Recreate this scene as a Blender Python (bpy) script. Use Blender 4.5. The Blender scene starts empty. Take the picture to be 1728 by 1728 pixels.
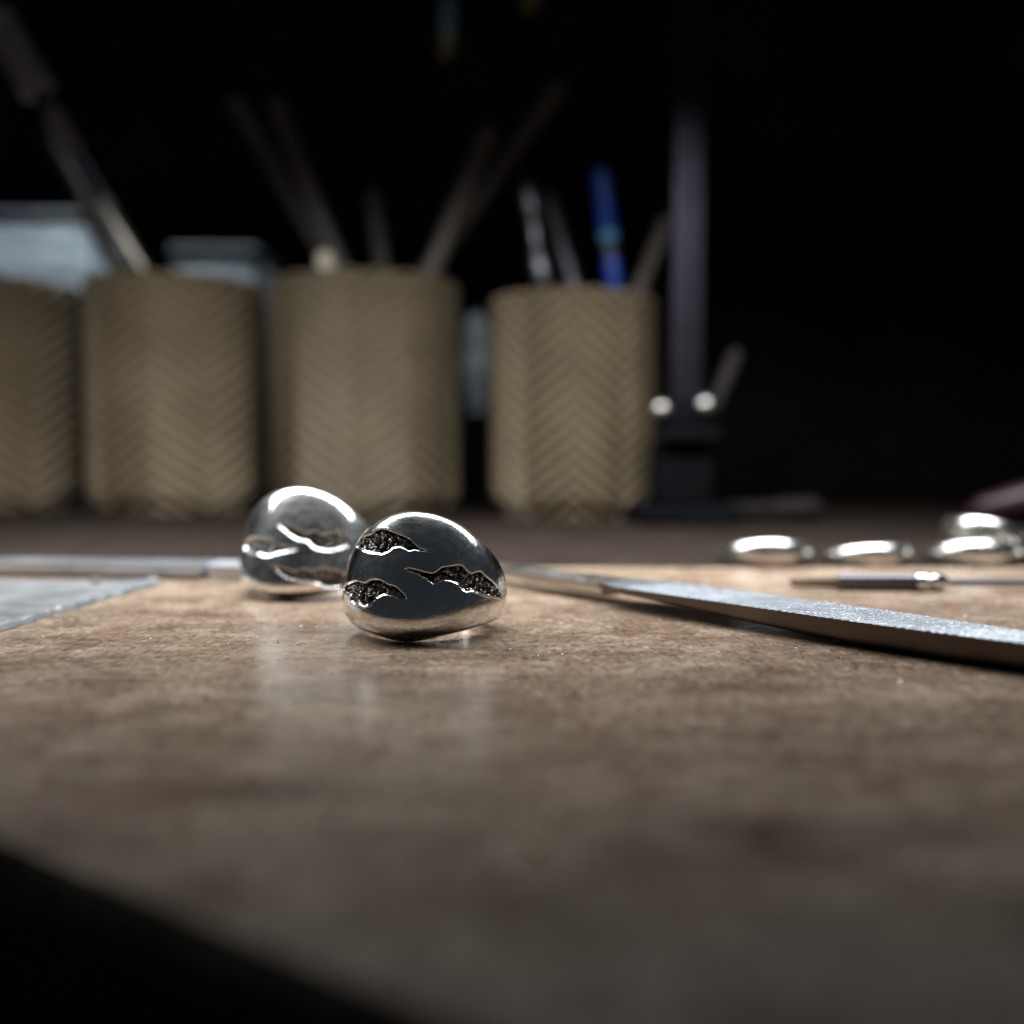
import bpy, bmesh, math, random
import numpy as np
from mathutils import Vector, Matrix

S = 0.001                       # everything below is written in millimetres
R = math.radians
scene = bpy.context.scene
col = scene.collection

# ------------------------------------------------------------------ camera
CAM_H, PITCH, F = 27.0, R(3.2), 1733.0
cd = bpy.data.cameras.new('camera')
cam = bpy.data.objects.new('camera', cd)
col.objects.link(cam)
cam.location = (0, 0, CAM_H * S)
cam.rotation_euler = (R(90) - PITCH, 0, 0)
cd.sensor_width = 36
cd.lens = 36 * F / 1728
cd.clip_start, cd.clip_end = 0.002, 20
cd.dof.use_dof = True
cd.dof.focus_distance = 0.1475
cd.dof.aperture_fstop = 8.6
cd.dof.aperture_blades = 0
scene.camera = cam

# ------------------------------------------------------------------ dim room air and the bench lamp
world = bpy.data.worlds.new('World')
scene.world = world
world.use_nodes = True
bg = world.node_tree.nodes['Background']
bg.inputs[0].default_value = (0.62, 0.80, 1.0, 1)
bg.inputs[1].default_value = 0.023

ld = bpy.data.lights.new('bench_lamp', 'AREA')
ld.shape = 'RECTANGLE'
ld.size, ld.size_y = 0.43, 0.088
ld.energy = 1.6
ld.color = (0.94, 0.975, 1.0)
ld.spread = R(142)
lamp = bpy.data.objects.new('bench_lamp', ld)
col.objects.link(lamp)
lamp.location = (-0.03, 0.242, 0.160)
lamp.rotation_euler = (R(17), 0, 0)
# unseen fill light, added to brighten the pale boxes behind the pots
l2 = bpy.data.lights.new('box_fill_light', 'AREA')
l2.shape = 'RECTANGLE'
l2.size, l2.size_y = 0.20, 0.03
l2.energy = 0.22
l2.color = (0.86, 0.94, 1.0)
l2.spread = R(62)
box_fill = bpy.data.objects.new('box_fill_light', l2)
col.objects.link(box_fill)
box_fill.location = (-0.22, 0.555, 0.36)
box_fill.rotation_euler = (R(13), 0, 0)

scene.view_settings.view_transform = 'Standard'
scene.view_settings.look = 'None'
scene.view_settings.gamma = 1
scene.view_settings.exposure = 0
scene.cycles.max_bounces = 8
scene.cycles.sample_clamp_indirect = 4
scene.cycles.caustics_reflective = True
scene.cycles.blur_glossy = 0.3
scene.cycles.use_denoising = True


# ------------------------------------------------------------------ materials
def mat(name):
    m = bpy.data.materials.new(name)
    m.use_nodes = True
    nt = m.node_tree
    return m, nt, nt.nodes['Principled BSDF']


def N(nt, t, **kw):
    n = nt.nodes.new(t)
    for k, v in kw.items():
        if k in n.inputs:
            n.inputs[k].default_value = v
        else:
            setattr(n, k, v)
    return n


def ramp(nt, src, stops):
    r = nt.nodes.new('ShaderNodeValToRGB')
    e = r.color_ramp.elements
    while len(e) < len(stops):
        e.new(0.5)
    for el, (p, c) in zip(e, stops):
        el.position = p
        el.color = (c, c, c, 1) if isinstance(c, (int, float)) else (*c, 1)
    nt.links.new(src, r.inputs[0])
    return r.outputs[0]


def coords(nt, scale=(1, 1, 1), rot=(0, 0, 0), kind='Object'):
    tc = nt.nodes.new('ShaderNodeTexCoord')
    mp = nt.nodes.new('ShaderNodeMapping')
    mp.inputs['Scale'].default_value = scale
    mp.inputs['Rotation'].default_value = rot
    nt.links.new(tc.outputs[kind], mp.inputs[0])
    return mp.outputs[0]


def noise(nt, vec, scale, detail=4, rough=0.55, dist=0.0):
    n = N(nt, 'ShaderNodeTexNoise', Scale=scale, Detail=detail, Roughness=rough, Distortion=dist)
    nt.links.new(vec, n.inputs['Vector'])
    return n.outputs['Fac']


def mix(nt, fac, a, b, mode='MIX'):
    m = nt.nodes.new('ShaderNodeMix')
    m.data_type = 'RGBA'
    m.blend_type = mode
    for sock, v in ((m.inputs[0], fac), (m.inputs[6], a), (m.inputs[7], b)):
        if isinstance(v, (int, float)):
            sock.default_value = v if sock.type == 'VALUE' else (v, v, v, 1)
        elif isinstance(v, tuple):
            sock.default_value = (*v, 1)
        else:
            nt.links.new(v, sock)
    return m.outputs[2]


def bump(nt, bsdf, h, strength, dist):
    b = N(nt, 'ShaderNodeBump', Strength=strength, Distance=dist)
    nt.links.new(h, b.inputs['Height'])
    nt.links.new(b.outputs[0], bsdf.inputs['Normal'])


def wood(name, light, mid, dark, rough, spec=0.5, spots=True):
    m, nt, b = mat(name)
    rz = (0, 0, R(-7))
    n1 = noise(nt, coords(nt, (34, 110, 60), rz), 1.0, 6, 0.62, 0.9)           # broad figure
    n2 = noise(nt, coords(nt, (330, 620, 600), rz), 1.0, 5, 0.7, 0.6)        # fibres
    n3 = noise(nt, coords(nt, (75, 120, 60), (0, 0, R(12))), 1.0, 7, 0.68, 0.5)  # stains
    n4 = noise(nt, coords(nt, (1150, 520, 900), rz), 1.0, 4, 0.75)             # pores
    base = ramp(nt, n1, [(0.30, dark), (0.5, mid), (0.70, light)])
    c = mix(nt, 1.0, base, ramp(nt, n3, [(0.32, 0.72), (0.5, 0.98), (0.7, 1.14)]), 'MULTIPLY')
    c = mix(nt, 0.8, c, ramp(nt, n2, [(0.3, 0.55), (0.52, 1.02), (0.75, 1.35)]), 'MULTIPLY')
    c = mix(nt, 1.0, c, ramp(nt, n4, [(0.36, 0.38), (0.47, 0.95), (0.58, 1.08), (0.66, 1.6)]), 'MULTIPLY')
    if spots:                    # old varnish, worn through to pale wood in ragged patches
        wv = noise(nt, coords(nt, (95, 60, 60), (0, 0, R(20))), 1.0, 9, 0.72, 0.4)
        c = mix(nt, ramp(nt, wv, [(0.50, 0.0), (0.535, 0.55)]), c, mix(nt, 1.0, c, (0.62, 0.50, 0.46), 'MULTIPLY'))
    if spots:
        # dark knocks and burns
        v = N(nt, 'ShaderNodeTexVoronoi', Scale=1.0, Randomness=1.0)
        nt.links.new(coords(nt, (420, 620, 330), (0, 0, R(25))), v.inputs['Vector'])
        pit = ramp(nt, v.outputs['Distance'], [(0.06, 1), (0.2, 0)])
        keep = ramp(nt, noise(nt, coords(nt, (150, 200, 60)), 1.0, 2), [(0.56, 0), (0.64, 0.8)])
        c = mix(nt, mix(nt, 1.0, pit, keep, 'MULTIPLY'), c, (0.03, 0.02, 0.017))
        # fine knife scratches
        for ang, seed in ((18, 2300), (-31, 2700)):
            scr = noise(nt, coords(nt, (60, seed, 300), (0, 0, R(ang))), 1.0, 2, 0.5, 0.2)
            c = mix(nt, mix(nt, 1.0, ramp(nt, scr, [(0.69, 0), (0.75, 1)]), 0.4, 'MULTIPLY'), c, (0.50, 0.42, 0.35))
        # pale polishing dust caught in the pores
        fk = mix(nt, 1.0, ramp(nt, n4, [(0.60, 0), (0.70, 1)]), ramp(nt, n3, [(0.46, 0), (0.6, 0.75)]), 'MULTIPLY')
        c = mix(nt, fk, c, (0.66, 0.60, 0.53))
    nt.links.new(c, b.inputs['Base Color'])
    nt.links.new(ramp(nt, n3, [(0.3, rough - 0.06), (0.7, rough + 0.10)]), b.inputs['Roughness'])
    b.inputs['Specular IOR Level'].default_value = spec
    bump(nt, b, mix(nt, 0.5, n2, n4), 0.35, 0.00012)
    return m


def metal(name, color, rough, scratch=0.0, scale=(900, 90, 900), rot=(0, 0, 0), rvar=0.05, dist=0.00006):
    m, nt, b = mat(name)
    b.inputs['Metallic'].default_value = 1
    n = noise(nt, coords(nt, scale, rot), 1.0, 3, 0.6)
    n2 = noise(nt, coords(nt, (160, 160, 160)), 1.0, 4, 0.6)
    c = mix(nt, ramp(nt, n2, [(0.35, 0), (0.65, 1)]), tuple(x * 0.86 for x in color), color)
    nt.links.new(c, b.inputs['Base Color'])
    nt.links.new(ramp(nt, n2, [(0.3, max(0.02, rough - rvar)), (0.7, rough + rvar)]), b.inputs['Roughness'])
    if scratch:
        bump(nt, b, n, scratch, dist)
    return m


def plain(name, color, rough, var=0.25, scale=120, spec=0.5, bumpd=0.0, metallic=0):
    m, nt, b = mat(name)
    n = noise(nt, coords(nt, (scale,) * 3), 1.0, 5, 0.6)
    f = ramp(nt, n, [(0.3, 1 - var), (0.7, 1 + var)])
    nt.links.new(mix(nt, 1.0, color, f, 'MULTIPLY'), b.inputs['Base Color'])
    b.inputs['Roughness'].default_value = rough
    b.inputs['Specular IOR Level'].default_value = spec
    b.inputs['Metallic'].default_value = metallic
    if bumpd:
        bump(nt, b, n, 0.5, bumpd)
    return m


M = {}
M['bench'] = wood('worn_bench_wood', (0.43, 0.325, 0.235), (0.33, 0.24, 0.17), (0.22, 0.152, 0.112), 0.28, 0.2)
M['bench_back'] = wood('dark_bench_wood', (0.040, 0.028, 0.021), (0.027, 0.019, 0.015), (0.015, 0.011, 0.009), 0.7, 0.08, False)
M['bench_front_shade'] = plain('front_shade_black', (0.012, 0.010, 0.010), 0.7, 0.4, 60, 0.1)  # shade on the bench front, put into the colour
M['drawer'] = wood('drawer_wood', (0.12, 0.09, 0.065), (0.08, 0.06, 0.045), (0.05, 0.035, 0.03), 0.5, 0.3, False)
M['wall'] = plain('dark_wall', (0.014, 0.013, 0.014), 0.9, 0.6, 9, 0.1)  # near-black wall colour, varied by noise


def silver(name, r1, r2, f, scratch):
    m, nt, b = mat(name)
    out = nt.nodes['Material Output']
    b2 = nt.nodes.new('ShaderNodeBsdfPrincipled')
    n = noise(nt, coords(nt, (260, 1800, 1500), (0.45, 0.35, 0.3)), 1.0, 4, 0.7)
    n2 = noise(nt, coords(nt, (170, 260, 200)), 1.0, 5, 0.65)
    for bb, rr in ((b, r1), (b2, r2)):
        bb.inputs['Metallic'].default_value = 1
        bb.inputs['Base Color'].default_value = (0.93, 0.915, 0.88, 1)
        nt.links.new(ramp(nt, n2, [(0.3, rr * 0.8), (0.7, rr * 1.2)]), bb.inputs['Roughness'])
        bump(nt, bb, n, scratch, 0.00006)
    mx = nt.nodes.new('ShaderNodeMixShader')
    nt.links.new(mix(nt, 0.5, ramp(nt, n, [(0.38, 0.0), (0.68, f * 2.6)]), ramp(nt, n2, [(0.35, f * 0.5), (0.65, f * 1.5)])), mx.inputs[0])
    nt.links.new(b.outputs[0], mx.inputs[1])
    nt.links.new(b2.outputs[0], mx.inputs[2])
    nt.links.new(mx.outputs[0], out.inputs[0])
    return m


M['silver'] = silver('polished_silver', 0.08, 0.34, 0.15, 0.4)
M['satin'] = silver('satin_silver', 0.08, 0.40, 0.24, 0.2)
M['silver2'] = metal('polished_silver_plain', (0.80, 0.78, 0.74), 0.27, 0.05, (300, 1800, 900), (0.2, 0.5, 0.4), 0.04)
M['oxid'] = metal('oxidised_silver', (0.25, 0.25, 0.255), 0.11, 0.3, (2200, 2200, 2200), rvar=0.08)
om, nt, b = mat('oxidised_silver_glints')  # oxidised silver; granule glints painted in as random bright flecks
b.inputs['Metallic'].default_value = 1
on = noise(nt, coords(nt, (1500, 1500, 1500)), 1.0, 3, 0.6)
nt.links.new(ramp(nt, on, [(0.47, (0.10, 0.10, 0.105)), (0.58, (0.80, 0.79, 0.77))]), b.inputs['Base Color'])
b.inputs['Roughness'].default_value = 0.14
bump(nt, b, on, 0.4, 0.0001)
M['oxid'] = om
M['file_side'] = metal('dull_file_steel', (0.17, 0.135, 0.11), 0.5, 0.35, (140, 1200, 900), rvar=0.12)
M['shank'] = metal('file_shank_steel', (0.50, 0.47, 0.44), 0.33, 0.25, (200, 900, 900), rvar=0.1)
M['bright'] = metal('bright_rubbed_steel', (0.72, 0.74, 0.78), 0.5, 0.7, (500, 900, 900), rvar=0.12, dist=0.0003)
M['chrome'] = metal('chromed_steel', (0.75, 0.76, 0.78), 0.15)
M['alu'] = metal('grey_aluminium', (0.03, 0.03, 0.038), 0.5, 0.2, (900, 900, 30), rvar=0.08)
M['brass'] = metal('brass', (0.75, 0.55, 0.22), 0.3)
M['black'] = plain('black_iron', (0.004, 0.004, 0.005), 0.8, 0.4, 90, 0.04)
for pi, tint in enumerate(((0.165, 0.124, 0.076), (0.165, 0.126, 0.077), (0.142, 0.110, 0.069), (0.140, 0.105, 0.064))):
    M['pot%d' % pi] = plain('beige_printed_plastic', tint, 0.6, 0.2, 28 + 5 * pi, 0.35)
M['pale'], nt, b = mat('pale_streaky_plastic')
pn = noise(nt, coords(nt, (14, 14, 75)), 1.0, 5, 0.65, 0.6)
nt.links.new(ramp(nt, pn, [(0.3, (0.14, 0.17, 0.19)), (0.52, (0.45, 0.51, 0.55)), (0.7, (0.72, 0.77, 0.8))]), b.inputs['Base Color'])
b.inputs['Roughness'].default_value = 0.45
bump(nt, b, pn, 0.6, 0.006)
M['slate'] = plain('slate_plastic', (0.05, 0.055, 0.062), 0.6, 0.3, 60)
M['blue'] = plain('blue_plastic', (0.005, 0.04, 0.28), 0.4, 0.1, 200)
M['cyan'] = plain('pale_blue_plastic', (0.05, 0.22, 0.40), 0.3, 0.1, 200)
M['stick'] = plain('stick_wood', (0.085, 0.070, 0.058), 0.5, 0.3, 150)
M['darkwood'] = plain('dark_tool_wood', (0.014, 0.011, 0.010), 0.6, 0.3, 150, 0.12)
M['palemetal'] = metal('pale_bronze', (0.85, 0.78, 0.66), 0.38)
M['purple'] = plain('dark_violet_grip', (0.30, 0.25, 0.29), 0.3, 0.3, 90)
M['cream'] = plain('cream_wood', (0.62, 0.54, 0.42), 0.4, 0.15, 120)
M['darksteel'] = metal('dark_tool_steel', (0.16, 0.155, 0.17), 0.4, 0.1)
M['red'] = plain('dark_red_plastic', (0.035, 0.014, 0.02), 0.4, 0.3, 150)
M['sheet'] = plain('zinc_sheet', (0.25, 0.255, 0.265), 0.40, 0.4, 110, 0.6, 0.0004, 0.35)
M['tan'] = plain('tan_wood', (0.24, 0.175, 0.12), 0.7, 0.3, 300)


def file_teeth():
    m, nt, b = mat('cut_file_steel')
    b.inputs['Metallic'].default_value = 1
    hh = noise(nt, coords(nt, (2600, 2600, 2600)), 1.0, 2)
    nn = noise(nt, coords(nt, (120, 120, 120)), 1.0, 4)
    nt.links.new(ramp(nt, nn, [(0.3, (0.34, 0.365, 0.40)), (0.7, (0.58, 0.615, 0.66))]), b.inputs['Base Color'])
    b.inputs['Roughness'].default_value = 0.36
    bump(nt, b, hh, 0.5, 0.0001)
    return m


M['teeth'] = file_teeth()


# ------------------------------------------------------------------ helpers
def at(px, py, Y):
    """world point (mm) seen at a photograph pixel, at depth Y"""
    a, u = (px - 864) / F, -(py - 864) / F
    d = Vector((a, math.cos(PITCH) + u * math.sin(PITCH), u * math.cos(PITCH) - math.sin(PITCH)))
    k = Y / d.y
    return Vector((d.x * k, Y, CAM_H + d.z * k))


def link(name, me, m, parent=None, smooth=True):
    o = bpy.data.objects.new(name, me)
    col.objects.link(o)
    if m is not None and not me.materials:
        me.materials.append(m)
    if smooth:
        me.polygons.foreach_set('use_smooth', [True] * len(me.polygons))
    if parent:
        o.parent = parent
    return o


def from_bm(name, bm, m, parent=None, smooth=False, bevel=0.0):
    if bevel:
        bmesh.ops.bevel(bm, geom=[e for e in bm.edges if e.is_manifold and e.calc_face_angle() > 0.5],
                        offset=bevel * S, segments=3, profile=0.5, affect='EDGES')
    bmesh.ops.recalc_face_normals(bm, faces=bm.faces)
    me = bpy.data.meshes.new(name)
    bm.to_mesh(me)
    bm.free()
    o = link(name, me, m, parent, False)
    if smooth or bevel:
        me.polygons.foreach_set('use_smooth', [True] * len(me.polygons))
        try:
            me.set_sharp_from_angle(angle=R(40))
        except Exception:
            pass
    return o


def thing(name, label, cat, loc=(0, 0, 0), rot=(0, 0, 0), group=None):
    o = bpy.data.objects.new(name, None)
    o.empty_display_size = 0.005
    col.objects.link(o)
    o.location = Vector(loc) * S
    o.rotation_euler = rot
    return tag(o, label, cat, group)


def tag(o, label=None, cat=None, group=None, kind=None):
    for k, v in (('label', label), ('category', cat), ('group', group), ('kind', kind)):
        if v:
            o[k] = v
    return o


def box_bm(x0, x1, y0, y1, z0, z1):
    bm = bmesh.new()
    bmesh.ops.create_cube(bm, size=1)
    for v in bm.verts:
        v.co = Vector(((x0 + x1) / 2 + v.co.x * (x1 - x0), (y0 + y1) / 2 + v.co.y * (y1 - y0),
                       (z0 + z1) / 2 + v.co.z * (z1 - z0))) * S
    return bm


def lathe_bm(prof, seg=32, p0=None, p1=None):
    """prof: list of (distance along the axis mm, radius mm); axis from p0 towards p1"""
    bm = bmesh.new()
    p0 = Vector(p0) if p0 is not None else Vector((0, 0, 0))
    d = (Vector(p1) - p0).normalized() if p1 is not None else Vector((0, 0, 1))
    q = d.to_track_quat('Z', 'Y')
    rings = []
    for t, r in prof:
        rings.append([bm.verts.new((p0 + q @ Vector((r * math.cos(a), r * math.sin(a), t))) * S)
                      for a in (2 * math.pi * i / seg for i in range(seg))])
    for a, b in zip(rings, rings[1:]):
        for i in range(seg):
            bm.faces.new((a[i], a[(i + 1) % seg], b[(i + 1) % seg], b[i]))
    bm.faces.new(rings[0][::-1])
    bm.faces.new(rings[-1])
    return bm


def prism_bm(poly, z0, z1):
    bm = bmesh.new()
    lo = [bm.verts.new((x * S, y * S, z0 * S)) for x, y in poly]
    hi = [bm.verts.new((x * S, y * S, z1 * S)) for x, y in poly]
    bm.faces.new(lo[::-1])
    bm.faces.new(hi)
    n = len(poly)
    for i in range(n):
        bm.faces.new((lo[i], lo[(i + 1) % n], hi[(i + 1) % n], hi[i]))
    return bm


# ------------------------------------------------------------------ the setting
edge = [(-460, 369), (-120, 130), (-60, 87.5), (-35, 70), (-4.6, 48.8), (60, 4), (260, -134)]
poly = edge + [(620, -134), (620, 245), (-460, 245)]
poly = [(-282, 244.5)] + edge[1:] + [(620, -134), (620, 244.5)]
o = from_bm('bench_top', prism_bm(poly, -24, 0), M['bench'], bevel=2.2)
tag(o, kind='structure')
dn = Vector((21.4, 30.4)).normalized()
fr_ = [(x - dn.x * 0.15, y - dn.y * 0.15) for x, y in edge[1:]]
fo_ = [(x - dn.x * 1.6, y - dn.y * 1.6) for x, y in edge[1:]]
o = from_bm('bench_front_shade', prism_bm(fr_ + fo_[::-1], -30, -2.6), M['bench_front_shade'])  # added dark strip that paints the bench front's shade
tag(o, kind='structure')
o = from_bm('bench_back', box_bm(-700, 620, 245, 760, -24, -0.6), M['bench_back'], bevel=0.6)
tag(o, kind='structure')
o = from_bm('wall', box_bm(-900, 900, 760, 790, -300, 900), M['wall'])
tag(o, kind='structure')

# ------------------------------------------------------------------ signet rings
Q = dict(Ri=8.379, wh=9.646, ws=1.81, k=1.853, hh=5.7, hs=1.0, kh=0.605, e1=0.42)
Q2 = dict(Q, hh=5.2, e1=0.29)
CA = [(0.291, 0.278), (0.179, 0.318), (0.086, 0.398), (0.046, 0.463), (-0.002, 0.508), (-0.125, 0.588), (-0.228, 0.684), (-0.34, 0.769), (-0.433, 0.784), (-0.497, 0.729), (-0.644, 0.774), (-0.697, 0.669), (-0.727, 0.553), (-0.575, 0.383), (-0.477, 0.303), (-0.36, 0.243), (-0.247, 0.208), (-0.179, 0.243), (-0.13, 0.298), (-0.051, 0.308), (0.007, 0.273), (0.051, 0.248), (0.095, 0.273), (0.169, 0.268)]
CB = [(0.076, -0.488), (-0.007, -0.353), (-0.076, -0.288), (-0.149, -0.263), (-0.208, -0.213), (-0.296, -0.178), (-0.379, -0.188), (-0.463, -0.223), (-0.619, -0.163), (-0.761, -0.163), (-0.913, -0.178), (-0.981, -0.253), (-0.869, -0.368), (-0.717, -0.443), (-0.688, -0.543), (-0.614, -0.634), (-0.521, -0.619), (-0.443, -0.659), (-0.365, -0.634), (-0.301, -0.578), (-0.223, -0.478), (-0.154, -0.448), (-0.081, -0.468), (-0.017, -0.503)]
CC = [(0.012, -0.033), (0.066, -0.008), (0.144, -0.023), (0.232, -0.048), (0.316, -0.053), (0.365, 0.008), (0.409, 0.063), (0.482, 0.103), (0.56, 0.148), (0.624, 0.158), (0.678, 0.103), (0.732, 0.063), (0.815, 0.143), (0.874, 0.168), (0.923, 0.123), (1.006, 0.093), (1.104, 0.053), (1.206, -0.003), (1.319, -0.143), (1.422, -0.328), (1.299, -0.268), (1.065, -0.303), (0.942, -0.313), (0.834, -0.293), (0.766, -0.278), (0.693, -0.308), (0.634, -0.278), (0.585, -0.208), (0.531, -0.168), (0.448, -0.158), (0.404, -0.188), (0.345, -0.233), (0.291, -0.213), (0.242, -0.173), (0.149, -0.113), (0.046, -0.068)]
CD = [(-0.149, 0.248), (0.002, 0.203), (0.11, 0.153), (0.262, 0.078), (0.35, 0.158), (0.477, 0.118), (0.619, 0.223), (0.737, 0.268), (0.815, 0.173), (0.81, 0.018), (0.746, -0.073), (0.59, -0.193), (0.433, -0.203), (0.355, -0.158), (0.277, -0.073), (0.159, -0.053), (0.022, 0.048)]
CE = [(0.198, -0.228), (0.046, -0.193), (-0.086, -0.158), (-0.174, -0.088), (-0.379, 0.003), (-0.575, 0.058), (-0.741, -0.013), (-0.722, -0.163), (-0.57, -0.288), (-0.335, -0.348), (-0.208, -0.383), (-0.066, -0.328), (0.056, -0.288)]
CF = [(-0.095, -0.583), (0.027, -0.593), (0.184, -0.659), (0.301, -0.609), (0.399, -0.649), (0.541, -0.578), (0.702, -0.624), (0.839, -0.689), (0.918, -1.044), (0.859, -1.225), (0.639, -1.194), (0.477, -0.984), (0.281, -0.919), (0.115, -0.844), (0.007, -0.734)]


def smooth_poly(p, n=5):
    p = np.array(p, float) * np.array([14.0, 9.6])
    a, b, c, d = np.roll(p, 1, 0), p, np.roll(p, -1, 0), np.roll(p, -2, 0)
    out = []
    for i in range(n):
        t = i / n
        out.append(0.5 * ((2 * b) + (c - a) * t + (2 * a - 5 * b + 4 * c - d) * t * t + (3 * b - a - 3 * c + d) * t ** 3))
    return np.stack(out, 1).reshape(-1, 2)


def sdist(P, poly):
    """signed distance (positive inside) of points P to a closed polygon"""
    best = np.full(len(P), 1e9)
    inside = np.zeros(len(P), bool)
    for a, b in zip(poly, np.roll(poly, -1, 0)):
        e = b - a
        t = np.clip(((P - a) @ e) / (e @ e + 1e-12), 0, 1)
        best = np.minimum(best, ((P - a - t[:, None] * e) ** 2).sum(1))
        if a[1] != b[1]:
            cr = (a[1] > P[:, 1]) != (b[1] > P[:, 1])
            inside ^= cr & (P[:, 0] < e[0] * (P[:, 1] - a[1]) / (b[1] - a[1]) + a[0])
    return np.sqrt(best) * np.where(inside, 1, -1)


def sstep(a, b, x):
    t = np.clip((x - a) / (b - a), 0, 1)
    return t * t * (3 - 2 * t)


def ring_mesh(q, clouds, nth, nph, seed, scale=1.0, slopes=(0.75, 1.45, 1.15), pose=None):
    """returns vertices (mm), quads, and the cloud index of every quad"""
    dense = np.linspace(-1.75, 1.75, nth, endpoint=False)
    sparse = np.linspace(1.75, 2 * math.pi - 1.75, max(60, nth // 5), endpoint=False)
    th = np.concatenate([dense, sparse])
    th = (th + math.pi) % (2 * math.pi) - math.pi
    ph = np.linspace(-math.pi / 2, math.pi / 2, nph)
    T, Pp = np.meshgrid(th, ph, indexing='ij')
    c = (1 + np.cos(T)) / 2
    w = q['ws'] + (q['wh'] - q['ws']) * c ** q['k']
    h = q['hs'] + (q['hh'] - q['hs']) * c ** q['kh']
    r = q['Ri'] + 0.4 + (h - 0.4) * np.maximum(np.cos(Pp), 0) ** q['e1']
    z = w * np.sin(Pp)
    P = np.stack([r * np.sin(T), -r * np.cos(T), z], -1)
    n = np.cross(np.roll(P, -1, 0) - np.roll(P, 1, 0), np.gradient(P, axis=1))
    n /= np.linalg.norm(n, axis=-1, keepdims=True) + 1e-9
    rad = np.stack([np.sin(T), -np.cos(T), np.zeros_like(T)], -1)
    n *= np.sign((n * rad).sum(-1, keepdims=True) + 1e-6)
    uv = np.stack([T * 14.0, Pp * 9.6], -1).reshape(-1, 2)
    depth = np.zeros(len(uv))
    idx = np.full(len(uv), -1)
    rng = np.random.default_rng(seed)
    for i, cl in enumerate(clouds):
        pl = smooth_poly(cl)
        pl = pl + rng.normal(0, 0.02, pl.shape)
        lo, hi = pl.min(0) - 1, pl.max(0) + 1
        sel = np.where(((uv > lo) & (uv < hi)).all(1))[0]
        d = sdist(uv[sel], pl)
        # bevelled lip, then a steep wall down to the floor
        sl = slopes[i]
        up = (sdist(uv[sel] + np.array([0, 0.04]), pl) - d) / 0.04        # +1 on lower edges, -1 on upper ones
        bw = 0.21 + 0.13 * np.clip(up * 2.5, -1, 1)
        dc = np.clip(d, 0, bw)
        if pose:                 # lower-lip slope aimed to mirror the lamp at the camera; glint built into shape
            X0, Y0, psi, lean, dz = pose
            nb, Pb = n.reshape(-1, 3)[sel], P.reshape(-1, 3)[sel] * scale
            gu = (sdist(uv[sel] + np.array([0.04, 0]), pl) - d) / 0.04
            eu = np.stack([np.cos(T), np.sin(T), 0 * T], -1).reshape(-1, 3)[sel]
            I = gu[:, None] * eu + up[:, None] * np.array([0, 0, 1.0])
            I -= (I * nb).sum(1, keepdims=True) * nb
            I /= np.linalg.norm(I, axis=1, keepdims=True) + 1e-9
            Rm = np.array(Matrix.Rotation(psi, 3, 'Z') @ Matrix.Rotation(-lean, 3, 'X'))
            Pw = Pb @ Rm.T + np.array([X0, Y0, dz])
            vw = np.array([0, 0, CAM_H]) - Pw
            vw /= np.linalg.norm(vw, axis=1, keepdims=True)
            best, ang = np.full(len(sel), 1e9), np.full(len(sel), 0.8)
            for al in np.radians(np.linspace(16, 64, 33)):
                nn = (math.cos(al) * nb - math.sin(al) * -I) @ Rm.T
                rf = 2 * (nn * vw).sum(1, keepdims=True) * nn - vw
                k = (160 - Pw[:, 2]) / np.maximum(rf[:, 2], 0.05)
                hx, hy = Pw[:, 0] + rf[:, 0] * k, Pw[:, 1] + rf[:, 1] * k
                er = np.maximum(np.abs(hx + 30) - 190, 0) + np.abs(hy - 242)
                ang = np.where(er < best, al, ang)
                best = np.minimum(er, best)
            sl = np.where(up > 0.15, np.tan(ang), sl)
        dep = -sl * (0.97 * dc + 0.12 * dc ** 2) - 0.95 * sstep(0, 0.28, d - bw)
        dep += 0.03 * np.exp(-((d + 0.12) / 0.1) ** 2)
        # granules on the floor
        g = 0.74
        pts = []
        for a in np.arange(lo[0], hi[0], g):
            for b in np.arange(lo[1], hi[1], g):
                pts.append((a + rng.uniform(-.3, .3), b + rng.uniform(-.3, .3), rng.uniform(0.28, 0.56)))
        pts = np.array(pts)
        gr = np.zeros(len(sel))
        for a, b, rr in pts:
            dd = ((uv[sel, 0] - a) ** 2 + (uv[sel, 1] - b) ** 2) / rr ** 2
            gr = np.maximum(gr, rr * 1.5 * np.sqrt(np.maximum(0, 1 - dd)))
        dep += gr * sstep(0.4, 0.62, d)
        depth[sel] += dep
        idx[sel[d > bw + 0.03]] = i
    P = P + n * depth.reshape(T.shape)[..., None]
    # inner wall of the finger hole, closing the section
    nin = 14
    zi = np.linspace(1, -1, nin)
    wv = w[:, :1]
    zin = (wv - 0.22) * zi[None]
    rin = q['Ri'] + 0.02 + 0.14 * (np.abs(zi[None]) ** 6) + 0 * zin
    Pin = np.stack([rin * np.sin(th)[:, None], -rin * np.cos(th)[:, None], zin], -1)
    allP = np.concatenate([P, Pin], 1) * scale
    A, Bn = allP.shape[:2]
    vid = np.arange(A * Bn).reshape(A, Bn)
    a = vid
    b = np.roll(vid, -1, 0)
    c_ = np.roll(b, -1, 1)
    d_ = np.roll(a, -1, 1)
    quads = np.stack([a, b, c_, d_], -1).reshape(-1, 4)
    full = np.full((A, Bn), -1)
    full[:, :nph] = idx.reshape(T.shape)
    qi = np.stack([full.ravel()[quads[:, k]] for k in range(4)], -1)
    lab = np.where((qi == qi[:, :1]).all(1), qi[:, 0], -1)
    return allP.reshape(-1, 3), quads, lab


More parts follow.
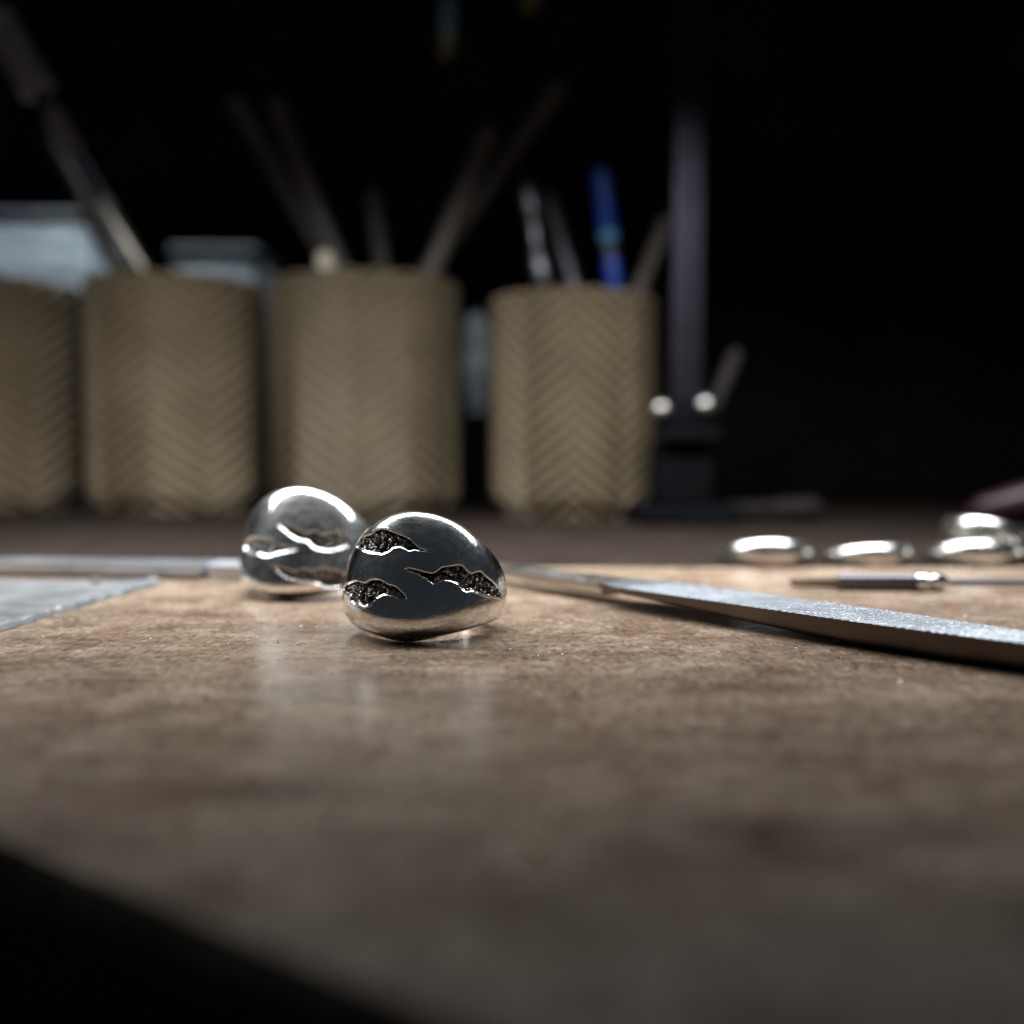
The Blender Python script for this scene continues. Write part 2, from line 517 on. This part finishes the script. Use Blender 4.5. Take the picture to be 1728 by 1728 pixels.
def submesh(name, V, F_, m, parent):
    used, inv = np.unique(F_, return_inverse=True)
    me = bpy.data.meshes.new(name)
    vs = (V[used] * S).astype(np.float32)
    fs = inv.reshape(F_.shape).astype(np.int32)
    me.vertices.add(len(vs))
    me.vertices.foreach_set('co', vs.ravel())
    me.loops.add(fs.size)
    me.loops.foreach_set('vertex_index', fs.ravel())
    me.polygons.add(len(fs))
    me.polygons.foreach_set('loop_start', np.arange(0, fs.size, 4, dtype=np.int32))
    me.update()
    me.validate()
    return link(name, me, m, parent, True)


def rest_tilt(V):
    """lean-back angle at which the head and the shank both touch the table"""
    front = V[:, 1] < 0
    lo, hi = 0.0, 0.9
    for _ in range(24):
        a = (lo + hi) / 2
        z = -V[:, 1] * math.sin(a) + V[:, 2] * math.cos(a)
        if z[front].min() < z[~front].min():
            lo = a
        else:
            hi = a
    return a, -z.min()


def make_ring(label, q, clouds, X, Y, psi, scale, nth, nph, seed, m, group=None, z0=0.0, extra=(0, 0), slopes=(0.75, 1.45, 1.15)):
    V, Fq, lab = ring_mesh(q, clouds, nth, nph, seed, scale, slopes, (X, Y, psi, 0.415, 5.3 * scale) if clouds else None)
    a, dz = rest_tilt(V)
    t = thing('signet_ring', label, 'ring', (X, Y, dz + z0), (-a + extra[0], extra[1], psi), group)
    submesh('band', V, Fq[lab < 0], m, t)
    for i in range(len(clouds)):
        if (lab == i).any():
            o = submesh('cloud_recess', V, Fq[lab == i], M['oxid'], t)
    return t


make_ring('sharply focused silver signet ring with three rough cloud shaped recesses, nearest the camera',
          Q, [CA, CB, CC], -13.025, 158.791, -0.201, 1.0, 620, 380, 3, M['silver'])
make_ring('slightly blurred silver signet ring standing behind and left of the sharp ring',
          Q2, [CD, CE, CF], -39.206, 203.24, -0.21, 1.107, 420, 260, 8, M['satin'], slopes=(0.95, 1.3, 1.7))

# plain rings in the blurred row at the right
PQ = dict(Ri=9.0, wh=3.3, ws=1.7, k=3.0, hh=3.2, hs=1.3, kh=2.0, e1=0.8)
make_ring('plain silver ring lying flat, leftmost of the blurred ring row', dict(PQ, hh=2.7), [], 63.5, 258.5, -0.05, 1.1, 160, 40, 1, M['silver2'], 'blurred plain rings', -0.6)
make_ring('plain silver ring lying flat, second from left in the blurred ring row', dict(PQ, wh=3.0, k=2.0, e1=0.65), [], 88.5, 258, 0.22, 1.0, 160, 40, 2, M['silver2'], 'blurred plain rings', -0.6)
make_ring('plain silver ring lying flat under a leaning ring in the blurred ring row', PQ, [], 115.5, 259, -0.12, 1.08, 160, 40, 3, M['silver2'], 'blurred plain rings', -0.6)
make_ring('plain silver ring leaning on top of another ring near the right edge', dict(PQ, wh=2.6, hh=2.2, k=1.5), [], 124, 270, 0.5, 1.0, 160, 40, 4, M['silver2'], 'blurred plain rings', 4.2, (0.05, 0.30))
make_ring('plain silver ring cut by the right edge, last of the blurred ring row', PQ, [], 139, 257, 0.1, 1.0, 160, 40, 5, M['silver2'], 'blurred plain rings', -0.6)


# ------------------------------------------------------------------ half-round file at the right
def cut_face(t, xs, hw, top, gy, seed, shade=False):
    """flat file face: a fine grid with two crossing rows of saw teeth"""
    gx = len(xs)
    f = np.linspace(-1, 1, gy)
    Xg = np.repeat(xs[:, None], gy, 1)
    Yg = hw[:, None] * f[None]
    rg = np.random.default_rng(seed)
    s1 = ((Xg * math.cos(0.95) + Yg * math.sin(0.95)) / 0.75) % 1.0
    s2 = ((Xg * math.cos(-0.75) + Yg * math.sin(-0.75)) / 0.85) % 1.0
    cut = np.minimum(np.minimum(s1 / 0.72, (1 - s1) / 0.28), 1) * (0.75 + 0.25 * np.minimum(s2 / 0.6, (1 - s2) / 0.4))
    worn = rg.random((gx // 10 + 2, gy // 10 + 2))
    wi = worn[(np.arange(gx) // 10)[:, None], (np.arange(gy) // 10)[None]]
    amp = 0.20 * sstep(xs[0] + 1, xs[0] + 12, Xg) * (0.6 + 0.4 * wi)
    Zg = top - 0.2 + amp * cut + rg.normal(0, 0.003, Xg.shape)
    G = np.stack([Xg, Yg, Zg], -1)
    vid = np.arange(gx * gy).reshape(gx, gy)
    qd = np.stack([vid[:-1, :-1], vid[1:, :-1], vid[1:, 1:], vid[:-1, 1:]], -1).reshape(-1, 4)
    ct = submesh('cut_face', G.reshape(-1, 3), qd, M['teeth'], t)
    ct.data.polygons.foreach_set('use_smooth', [False] * len(ct.data.polygons))


def file_blade():
    t = thing('half_round_file', 'half round steel file with grey cut face lying diagonally right of the rings', 'file',
              (19, 178 + 10, 0), (0, 0, math.atan2(-56, 43)))
    # local x runs along the blade towards the camera, y across it (positive = far side), z up
    L, top = 105, 4.1
    nx, ny = 60, 14
    bmT, bmB = bmesh.new(), bmesh.new()

    def half(x):
        if x < 8:
            return 4.2 + 2.6 * sstep(0, 8, x)
        return 6.9 - 1.0 * ((x - 8) / (L - 8)) - 5.4 * max(0, (x - 50) / (L - 50)) ** 1.5

    def belly(x):
        return top - (1.7 + 2.4 * sstep(0, 58, x)) * (1 - 0.35 * max(0, (x - 75) / 30))
    Bg = []
    for i in range(nx + 1):
        x = L * i / nx
        w = half(x)
        row = []
        for j in range(ny + 1):
            a = math.pi * j / ny
            yy = -w * math.cos(a)
            zz = top - 0.45 - (top - 0.45 - belly(x)) * math.sin(a) ** 0.45
            row.append(bmB.verts.new(Vector((x, yy, zz if 0 < j < ny else top - 0.22)) * S))
        Bg.append(row)
    for i in range(nx):
        for j in range(ny):
            bmB.faces.new((Bg[i][j + 1], Bg[i + 1][j + 1], Bg[i + 1][j], Bg[i][j]))
    bmB.faces.new(Bg[0])
    bmB.faces.new(Bg[-1][::-1])
    bmT.free()
    xs = np.linspace(0, L, 1150)
    cut_face(t, xs, np.array([half(x) for x in xs]), top, 120, 5)
    from_bm('belly', bmB, M['file_side'], t, smooth=True)
    # shoulder and tang
    bm = bmesh.new()
    rows = []
    for i in range(25):
        x = -42 + 42.6 * i / 24
        w = 2.0 + 2.0 * sstep(-42, -6, x)
        hgt = 1.15 + 0.3 * sstep(-42, 0, x)
        zc = 2.75
        row = []
        for j in range(16):
            a = 2 * math.pi * j / 16
            ca, sa = math.cos(a), math.sin(a)
            row.append(bm.verts.new(Vector((x, w * math.copysign(abs(ca) ** 0.5, ca), zc + hgt * math.copysign(abs(sa) ** 0.5, sa))) * S))
        rows.append(row)
    for a, b in zip(rows, rows[1:]):
        for j in range(16):
            bm.faces.new((a[j], a[(j + 1) % 16], b[(j + 1) % 16], b[j]))
    bm.faces.new(rows[0])
    bm.faces.new(rows[-1][::-1])
    from_bm('tang', bm, M['shank'], t, smooth=True)


file_blade()

# flat file on the left, its end hidden behind the blurred ring
t = thing('flat_file', 'narrow flat steel file lying crosswise, left of the blurred ring', 'file', (-88, 228, 0), (0, 0, R(-7)))
bm = prism_bm([(-37, -3.5), (-34, -5.6), (22, -6.0), (22, 6.0), (-34, 5.6), (-37, 3.5)], 1.1, 3.2)
from_bm('blade', bm, M['bright'], t, bevel=0.35)
xs = np.linspace(-36.4, 21.7, 420)
cut_face(t, xs, 3.4 + 2.2 * sstep(-36.4, -33.5, xs) + 0.1, 3.42, 60, 6)
bm = prism_bm([(22.3, -3.2), (24.5, -6.8), (48, -6.4), (48, 5.0), (22.3, 5.0)], 0.05, 3.3)
from_bm('tang', bm, M['bright'], t, bevel=0.9)

# thin grey sheet at the left
rg = np.random.default_rng(12)
nu, nv = 90, 140
uu = np.concatenate([np.linspace(0, 5, 60), np.linspace(5.4, 112, nu - 60)])       # distance from the right edge
vv = np.linspace(0, 1, nv)
wob = np.interp(vv, np.linspace(0, 1, 24), rg.normal(0, 0.35, 24))
ex = -78.5 + 6.0 * vv + wob - 3.0 * np.clip((vv - 0.93) / 0.07, 0, 1) ** 2
ey = 154 + 63 * vv
burr = np.interp(vv, np.linspace(0, 1, 40), rg.uniform(0.25, 0.75, 40))
Xs = ex[None] - uu[:, None]
Ys = np.repeat(ey[None], nu, 0)
Zs = 0.55 + burr[None] * np.exp(-((uu[:, None] - 0.9) / 0.7) ** 2) - 0.5 * np.exp(-(uu[:, None] / 0.25) ** 2) + 0.25 * np.sin(Xs * 0.11 + Ys * 0.07)  * np.clip(uu[:, None] / 30, 0, 1)
Zs = np.maximum(Zs, 0.05)
G = np.stack([Xs, Ys, Zs], -1)
low = G[:1].copy()
low[..., 2] = 0.01
G = np.concatenate([low, G], 0)
vid = np.arange((nu + 1) * nv).reshape(nu + 1, nv)
qd = np.stack([vid[:-1, :-1], vid[:-1, 1:], vid[1:, 1:], vid[1:, :-1]], -1).reshape(-1, 4)
t = submesh('metal_sheet', G.reshape(-1, 3), qd, M['sheet'], None)
sol = t.modifiers.new('thickness', 'SOLIDIFY')
sol.thickness = 0.0003
sol.offset = -1
tag(t, 'thin pale grey metal sheet lying on the bench at the left edge', 'sheet')
bm = bmesh.new()
bmesh.ops.create_icosphere(bm, subdivisions=2, radius=1.0 * S)
rnd = random.Random(4)
for v in bm.verts:
    v.co *= rnd.uniform(0.8, 1.15)
    v.co.z *= 0.6
o = from_bm('crumb', bm, M['tan'], smooth=True)
o.location = Vector((-85.5, 210, 1.3)) * S
tag(o, 'small tan crumb lying on the grey metal sheet', 'crumb')

# scriber behind the file
t = thing('scriber', 'thin scriber with dark knurled grip and shiny ferrule behind the file', 'scriber', (46.5, 204, 0), (0, 0, R(-1.5)))
X0, X1 = Vector((0, 0, 1.7)), Vector((1, 0, 1.7))
from_bm('handle', lathe_bm([(9, 0.7), (9.6, 1.1), (18, 1.3), (18.3, 1.2)], 20, X0, X1), M['tan'], t, smooth=True)
g = []
for i in range(15):
    g += [(18.3 + i, 1.5), (18.7 + i, 1.7), (19.0 + i, 1.7), (19.25 + i, 1.35)]
from_bm('grip', lathe_bm(g, 20, X0, X1), M['darksteel'], t, smooth=True)
from_bm('ferrule', lathe_bm([(33.3, 1.2), (33.6, 1.7), (35.6, 1.7), (35.9, 1.3), (36.4, 1.3), (36.7, 1.7), (38.8, 1.6), (40, 0.9)], 24, X0, X1), M['chrome'], t, smooth=True)
from_bm('needle', lathe_bm([(40, 0.75), (62, 0.7), (76, 0.12)], 14, X0, X1), M['darksteel'], t, smooth=True)


# ------------------------------------------------------------------ herringbone pots
def make_pot(label, X, Y, Rr, Hh, phase, pm, pitch=7.2, rot=0.0):
    t = thing('pot', label, 'pot', (X, Y, -0.6), (0, 0, rot), 'beige herringbone pots')
    nt_, nz = 300, 190
    th = np.linspace(0, 2 * math.pi, nt_, endpoint=False)
    z = np.linspace(0, Hh, nz)
    T, Z = np.meshgrid(th, z, indexing='ij')
    # theta = 0 faces the camera (-Y)
    ff = (T * 5 / (2 * math.pi) + phase) % 1.0
    tri = np.abs(2 * ff - 1)                      # 0 at ff = .5, 1 at the folds
    amp = 16.5
    s = (Z + amp * tri) / pitch
    fr = s % 1.0
    ridge = np.where(fr < 0.40, fr / 0.40, (1 - fr) / 0.60)
    ridge = 0.5 * ridge + 0.5 * ridge * ridge * (3 - 2 * ridge)
    zb = 4.0 * (1 - tri)
    foot = sstep(0, 1, np.clip((Z - zb) / 9.0, 0, 1))
    r = Rr - 3.7 + 4.2 * ridge - 5.5 * (1 - foot) ** 1.6
    r -= 0.9 * sstep(Hh - 2.5, Hh, Z)
    P = np.stack([r * np.sin(T), -r * np.cos(T), Z], -1)
    P[:, 0, 2] += zb[:, 0] * 0.0
    # rim, inner wall, floor
    prof = [(Rr - 5.0, Hh + 0.2), (Rr - 6.0, Hh - 0.6), (Rr - 6.2, Hh * 0.5), (Rr - 6.2, 4), (0.01, 4)]
    inn = np.stack([np.stack([rr * np.sin(th), -rr * np.cos(th), 0 * th + zz], -1) for rr, zz in prof], 1)
    bot = np.stack([0.01 * np.sin(th), -0.01 * np.cos(th), 0 * th], -1)[:, None]
    A = np.concatenate([bot, P, inn], 1)
    vid = np.arange(A.shape[0] * A.shape[1]).reshape(A.shape[:2])
    a, b = vid[:, :-1], np.roll(vid, -1, 0)[:, :-1]
    c, d = np.roll(vid, -1, 0)[:, 1:], vid[:, 1:]
    quads = np.stack([a, b, c, d], -1).reshape(-1, 4)
    qn = quads.reshape(nt_, -1, 4)
    submesh('shell', A.reshape(-1, 3), qn[:, :nz].reshape(-1, 4), M[pm], t)
    submesh('inner_wall', A.reshape(-1, 3), qn[:, nz:].reshape(-1, 4), M[pm], t)
    return t


make_pot('beige herringbone pot cut by the left edge of the picture', -263, 525, 42.5, 112.5, 0.33, 'pot0', 7.4)
make_pot('beige herringbone pot second from left, holding the dark violet handled tool', -164, 505, 42.2, 110, 0.485, 'pot1', 7.2)
make_pot('widest beige herringbone pot, directly behind the two silver rings', -69, 488, 44, 107.5, 0.02, 'pot2', 7.5)
make_pot('smaller beige herringbone pot at the right, holding the blue handled tool', 27, 458, 36.6, 96, 0.53, 'pot3', 6.6)


# ------------------------------------------------------------------ tools standing in the pots
def stick(name, label, cat, a, b, Y, w, m, prof=None, bottom=10, group='tools standing in the pots', extra=()):
    """rod from pixel a (at the rim) to pixel b (tip) at depth Y, carried on down to the pot floor"""
    A, B = at(*a, Y), at(*b, Y)
    d = (B - A).normalized()
    k = (A.z - bottom) / max(d.z, 0.2)
    k = min(k, 95)
    P0 = A - d * k
    # keep the hidden foot inside the pot
    L = (B - P0).length
    t = thing(name, label, cat, P0, (0, 0, 0), group)
    q = d.to_track_quat('Z', 'Y')
    t.rotation_mode = 'QUATERNION'
    t.rotation_quaternion = q
    r = w / 2
    pr = prof(L, r) if prof else [(0, r * 0.6), (1, r), (L - 2, r), (L, r * 0.6)]
    from_bm('shaft', lathe_bm(pr, 20), m, t, smooth=True)
    for nm, f0, f1, rr, mm in extra:
        from_bm(nm, lathe_bm([(L * f0, rr * 0.8), (L * f0 + 1.2, rr), (L * f1 - 1.2, rr), (L * f1, rr * 0.7)], 20), mm, t, smooth=True)
    return t


def taper(L, r):
    return [(0, r * 0.4), (L * 0.5, r * 0.6), (L * 0.62, r), (L * 0.9, r * 1.05), (L - 1, r * 0.8), (L, r * 0.3)]


stick('graver', 'dark violet handled graver leaning left out of the second pot', 'graver', (238, 450), (-10, 25), 500, 7, M['darksteel'],
      extra=(('collar', 0.39, 0.57, 4.0, M['palemetal']), ('grip', 0.68, 0.77, 5.0, M['purple']), ('knob', 0.82, 1.0, 8.5, M['purple'])))
stick('needle_file', 'dark slim file leaning left beside the violet handled graver', 'file', (205, 465), (85, 235), 508, 8, M['stick'])
stick('wooden_stick', 'dark wooden stick leaning left out of the widest pot, leftmost of two', 'stick', (560, 445), (388, 165), 500, 8, M['stick'])
stick('wooden_stick', 'dark wooden stick leaning left out of the widest pot, right one of two', 'stick', (570, 440), (463, 165), 488, 9, M['stick'])
stick('wooden_stick', 'longest dark stick leaning right out of the widest pot', 'stick', (722, 455), (950, 140), 492, 9, M['stick'], bottom=40)
stick('wooden_stick', 'shorter dark stick beside the longest one leaning right', 'stick', (735, 440), (828, 215), 482, 10, M['stick'], bottom=30)
stick('wooden_stick', 'short faint stick standing upright in the middle of the widest pot', 'stick', (645, 445), (628, 320), 500, 8, M['stick'])
stick('wooden_stick', 'stub of a pale stick just above the rim of the widest pot', 'stick', (552, 470), (548, 425), 462, 8, M['cream'])
stick('punch', 'dark steel punch with ringed shaft standing left in the smaller pot', 'punch', (916, 480), (888, 305), 452, 8, M['darksteel'],
      prof=lambda L, r: [(0, r * .6)] + [(L * f, r * k) for f, k in ((.3, 1), (.55, 1), (.57, .75), (.66, .75), (.68, 1.1), (.76, 1.1), (.78, .75), (.88, .75), (.9, 1.1), (.98, 1.0), (1, .5))])
stick('punch', 'dark steel rod leaning left between the punch and the blue tool', 'punch', (972, 490), (922, 325), 462, 8, M['darksteel'])
stick('blue_tool', 'slim tool with bright blue handle standing in the smaller pot', 'tool', (1036, 475), (1013, 285), 455, 7.5, M['darksteel'], bottom=20,
      extra=(('grip', 0.45, 0.72, 3.9, M['blue']), ('band', 0.755, 0.80, 4.3, M['cyan']), ('cap', 0.80, 1.0, 4.1, M['blue'])))
stick('wooden_stick', 'faint dark stick leaning right out of the smaller pot', 'stick', (1080, 485), (1128, 365), 460, 7, M['stick'], bottom=35)

# ------------------------------------------------------------------ black stand with aluminium column
t = thing('column_stand', 'black stand with grey vertical aluminium column and two shiny screws', 'stand', (67, 402, -0.6))


def tx(px, Y):
    return (px - 864) / F * Y - 67


def part_box(name, x0, x1, y0, y1, z0, z1, m, parent, bev=0.6):
    return from_bm(name, box_bm(x0, x1, y0, y1, z0, z1), m, parent, bevel=bev)


part_box('base', -18, 22, -6, 34, 0, 8, M['black'], t, 2)
part_box('post', -10, 13, 4, 22, 7.8, 33, M['black'], t, 2)
part_box('foot_bar', tx(1112, 400), tx(1216, 400), -5, 10, 32.6, 38, M['black'], t, 1.5)
part_box('bracket', tx(1108, 400), tx(1208, 400), -3, 12, 37.8, 49, M['black'], t, 2.5)
c = part_box('column', tx(1131, 405), tx(1183, 405), 2, 10, 48.6, 330, M['alu'], t, 0.8)
part_box('rib', tx(1163, 405), tx(1170, 405), 0.6, 2.2, 49.2, 328, M['alu'], c, 0.4)
for px, py in ((1117, 690), (1191, 683)):
    p = at(px, py, 398)
    o = from_bm('screw', lathe_bm([(0, 3.4), (2.6, 3.2), (3.6, 2.2), (4.1, 0.6)], 24, (p.x - 67, -2.6, p.z + 0.6), (p.x - 67, -10, p.z + 3.0)), M['shank'], t, smooth=True)
lv = lathe_bm([(0, 3.0), (24, 3.4), (27, 1.6)], 18, (tx(1202, 402), 3, 44), (tx(1247, 402), 3, 70))
from_bm('lever', lv, M['darkwood'], t, smooth=True)

# ------------------------------------------------------------------ pale things behind the pots


def tub(label, x0, x1, ytop, Y, lid):
    A, B = at(x0, ytop, Y), at(x1, ytop, Y)
    t = thing('plastic_box', label, 'box', ((A.x + B.x) / 2, Y + 30, -0.6), (0, 0, 0), 'pale boxes behind the pots')
    w = (B.x - A.x) / 2
    part_box('body', -w, w, -30, 30, 0, A.z - lid, M['pale'], t, 4)
    part_box('rim', -w - 1.0, w + 1.0, -31, 31, A.z - lid - 6, A.z - lid + 1.5, M['slate'], t, 2)


tub('pale blue grey plastic box behind the leftmost pots', -70, 150, 320, 600, 12)
tub('lower pale plastic box behind the gap between second and widest pots', 285, 432, 385, 585, 10)
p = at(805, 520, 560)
t = thing('bottle', 'dark bottle with pale top shaped as its highlight in the gap between widest and smaller pots', 'bottle', (p.x, 560, -0.6))
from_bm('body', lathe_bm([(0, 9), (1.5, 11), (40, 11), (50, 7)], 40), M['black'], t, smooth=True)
from_bm('cap', lathe_bm([(49.6, 5)] + [(77 - 27 * math.cos(a), 1 + 7.4 * math.sin(a) ** 0.7) for a in np.linspace(0.3, 3.0, 14)], 32), M['pale'], t, smooth=True)  # the bottle's highlight, built as a pale rounded part

# ------------------------------------------------------------------ dark things right of the pots
a, b = at(1110, 862, 430), at(1385, 842, 418)
t = thing('chisel', 'dark chisel with brown handle end lying on the bench right of the pots', 'chisel', (a.x, 430, 3.0))
P0, P1 = Vector((0, 0, 0)), Vector((b.x - a.x, -12, 2.5))
L = (P1 - P0).length
from_bm('shaft', lathe_bm([(0, 2), (1, 3.4), (L * .7, 3.4), (L * .72, 2.5)], 20, P0, P1), M['darkwood'], t, smooth=True)
from_bm('handle', lathe_bm([(L * .70, 3.0), (L * .73, 4.0), (L * .95, 4.8), (L, 3.0)], 20, P0, P1), M['darkwood'], t, smooth=True)
a = at(1645, 838, 395)
t = thing('pliers', 'dark red handled pliers at the right edge of the picture', 'pliers', (a.x, 395, 0))
P0, P1 = Vector((0, 0, 6)), Vector((60, -12, 22))
from_bm('handle', lathe_bm([(0, 2.5), (2, 4.5), (20, 6), (45, 6), (60, 4)], 20, P0, P1), M['red'], t, smooth=True)
P0, P1 = Vector((4, 14, 4)), Vector((62, 18, 8))
from_bm('handle', lathe_bm([(0, 2.5), (2, 4.0), (20, 4.6), (45, 4.6), (58, 4)], 20, P0, P1), M['red'], t, smooth=True)
from_bm('jaw', box_bm(56, 84, -12, 16, 0, 20), M['black'], t, bevel=3)

# tools hanging from a rail above the frame
o = from_bm('rail', lathe_bm([(0, 4), (900, 4)], 16, (-450, 640, 345), (450, 640, 345)), M['black'], smooth=True)
tag(o, 'black rail carrying the hanging tools above the picture', 'rail')
for (px, py, lab) in ((756, 102, 'tool with brass tip hanging above the widest pot'), (895, 22, 'brass tipped tool hanging higher at the top of the picture')):
    p = at(px, py, 636)
    t = thing('hanging_tool', lab, 'tool', (p.x, 636, p.z), group='tools hanging from the rail')
    from_bm('tip', lathe_bm([(0, 3.5), (3, 6.2), (10, 6.2), (13, 4.2)], 20), M['brass'], t, smooth=True)
    from_bm('shaft', lathe_bm([(12.8, 4.2), (15, 5.6), (30, 5.6), (34, 3), (341 - p.z, 2.5)], 20), M['chrome'], t, smooth=True)

# drawer below the bench edge
d = Vector((30.4, -21.4, 0)).normalized()
t = thing('bench_drawer', 'dark wooden drawer rim below the front edge of the bench', 'drawer', (-24, 44, -40), (0, 0, math.atan2(d.y, d.x)))
part_box('front', -160, 160, -7, 0, -40, 0, M['drawer'], t, 1.5)
part_box('bottom', -160, 160, 0.2, 90, -40, -34, M['drawer'], t, 0.5)

# ------------------------------------------------------------------ loose filings on the bench
rng = random.Random(11)
bm = bmesh.new()
for i in range(620):
    y = 112 + 120 * rng.random() ** 1.2
    x = rng.uniform(-0.52, 0.52) * y
    if y < 70 - 0.704 * (x + 35) + 4:
        continue
    if x < -70 and 150 < y < 222:
        continue
    s = rng.uniform(0.03, 0.11) * (2.0 if rng.random() < 0.06 else 1)
    m4 = Matrix.Translation(Vector((x, y, s * 0.4)) * S) @ Matrix.Rotation(rng.uniform(0, 6.3), 4, 'Z') @ Matrix.Rotation(rng.uniform(-.6, .6), 4, 'X') @ Matrix.Diagonal((rng.uniform(1, 3.2) * s * S, s * S, 0.6 * s * S, 1))
    bmesh.ops.create_icosphere(bm, subdivisions=1, radius=1, matrix=m4)
o = from_bm('metal_filings', bm, M['shank'])
tag(o, 'tiny bright metal filings scattered on the bench', 'filings', kind='stuff')
bm = bmesh.new()
bmesh.ops.create_icosphere(bm, subdivisions=2, radius=0.5 * S)
for v in bm.verts:
    v.co *= rng.uniform(0.8, 1.2)
    v.co.z *= 0.7
o = from_bm('brass_chip', bm, M['brass'])
o.location = Vector((1.6, 68.5, 0.35)) * S
tag(o, 'tiny brass chip on the bench in the blurred foreground', 'chip')
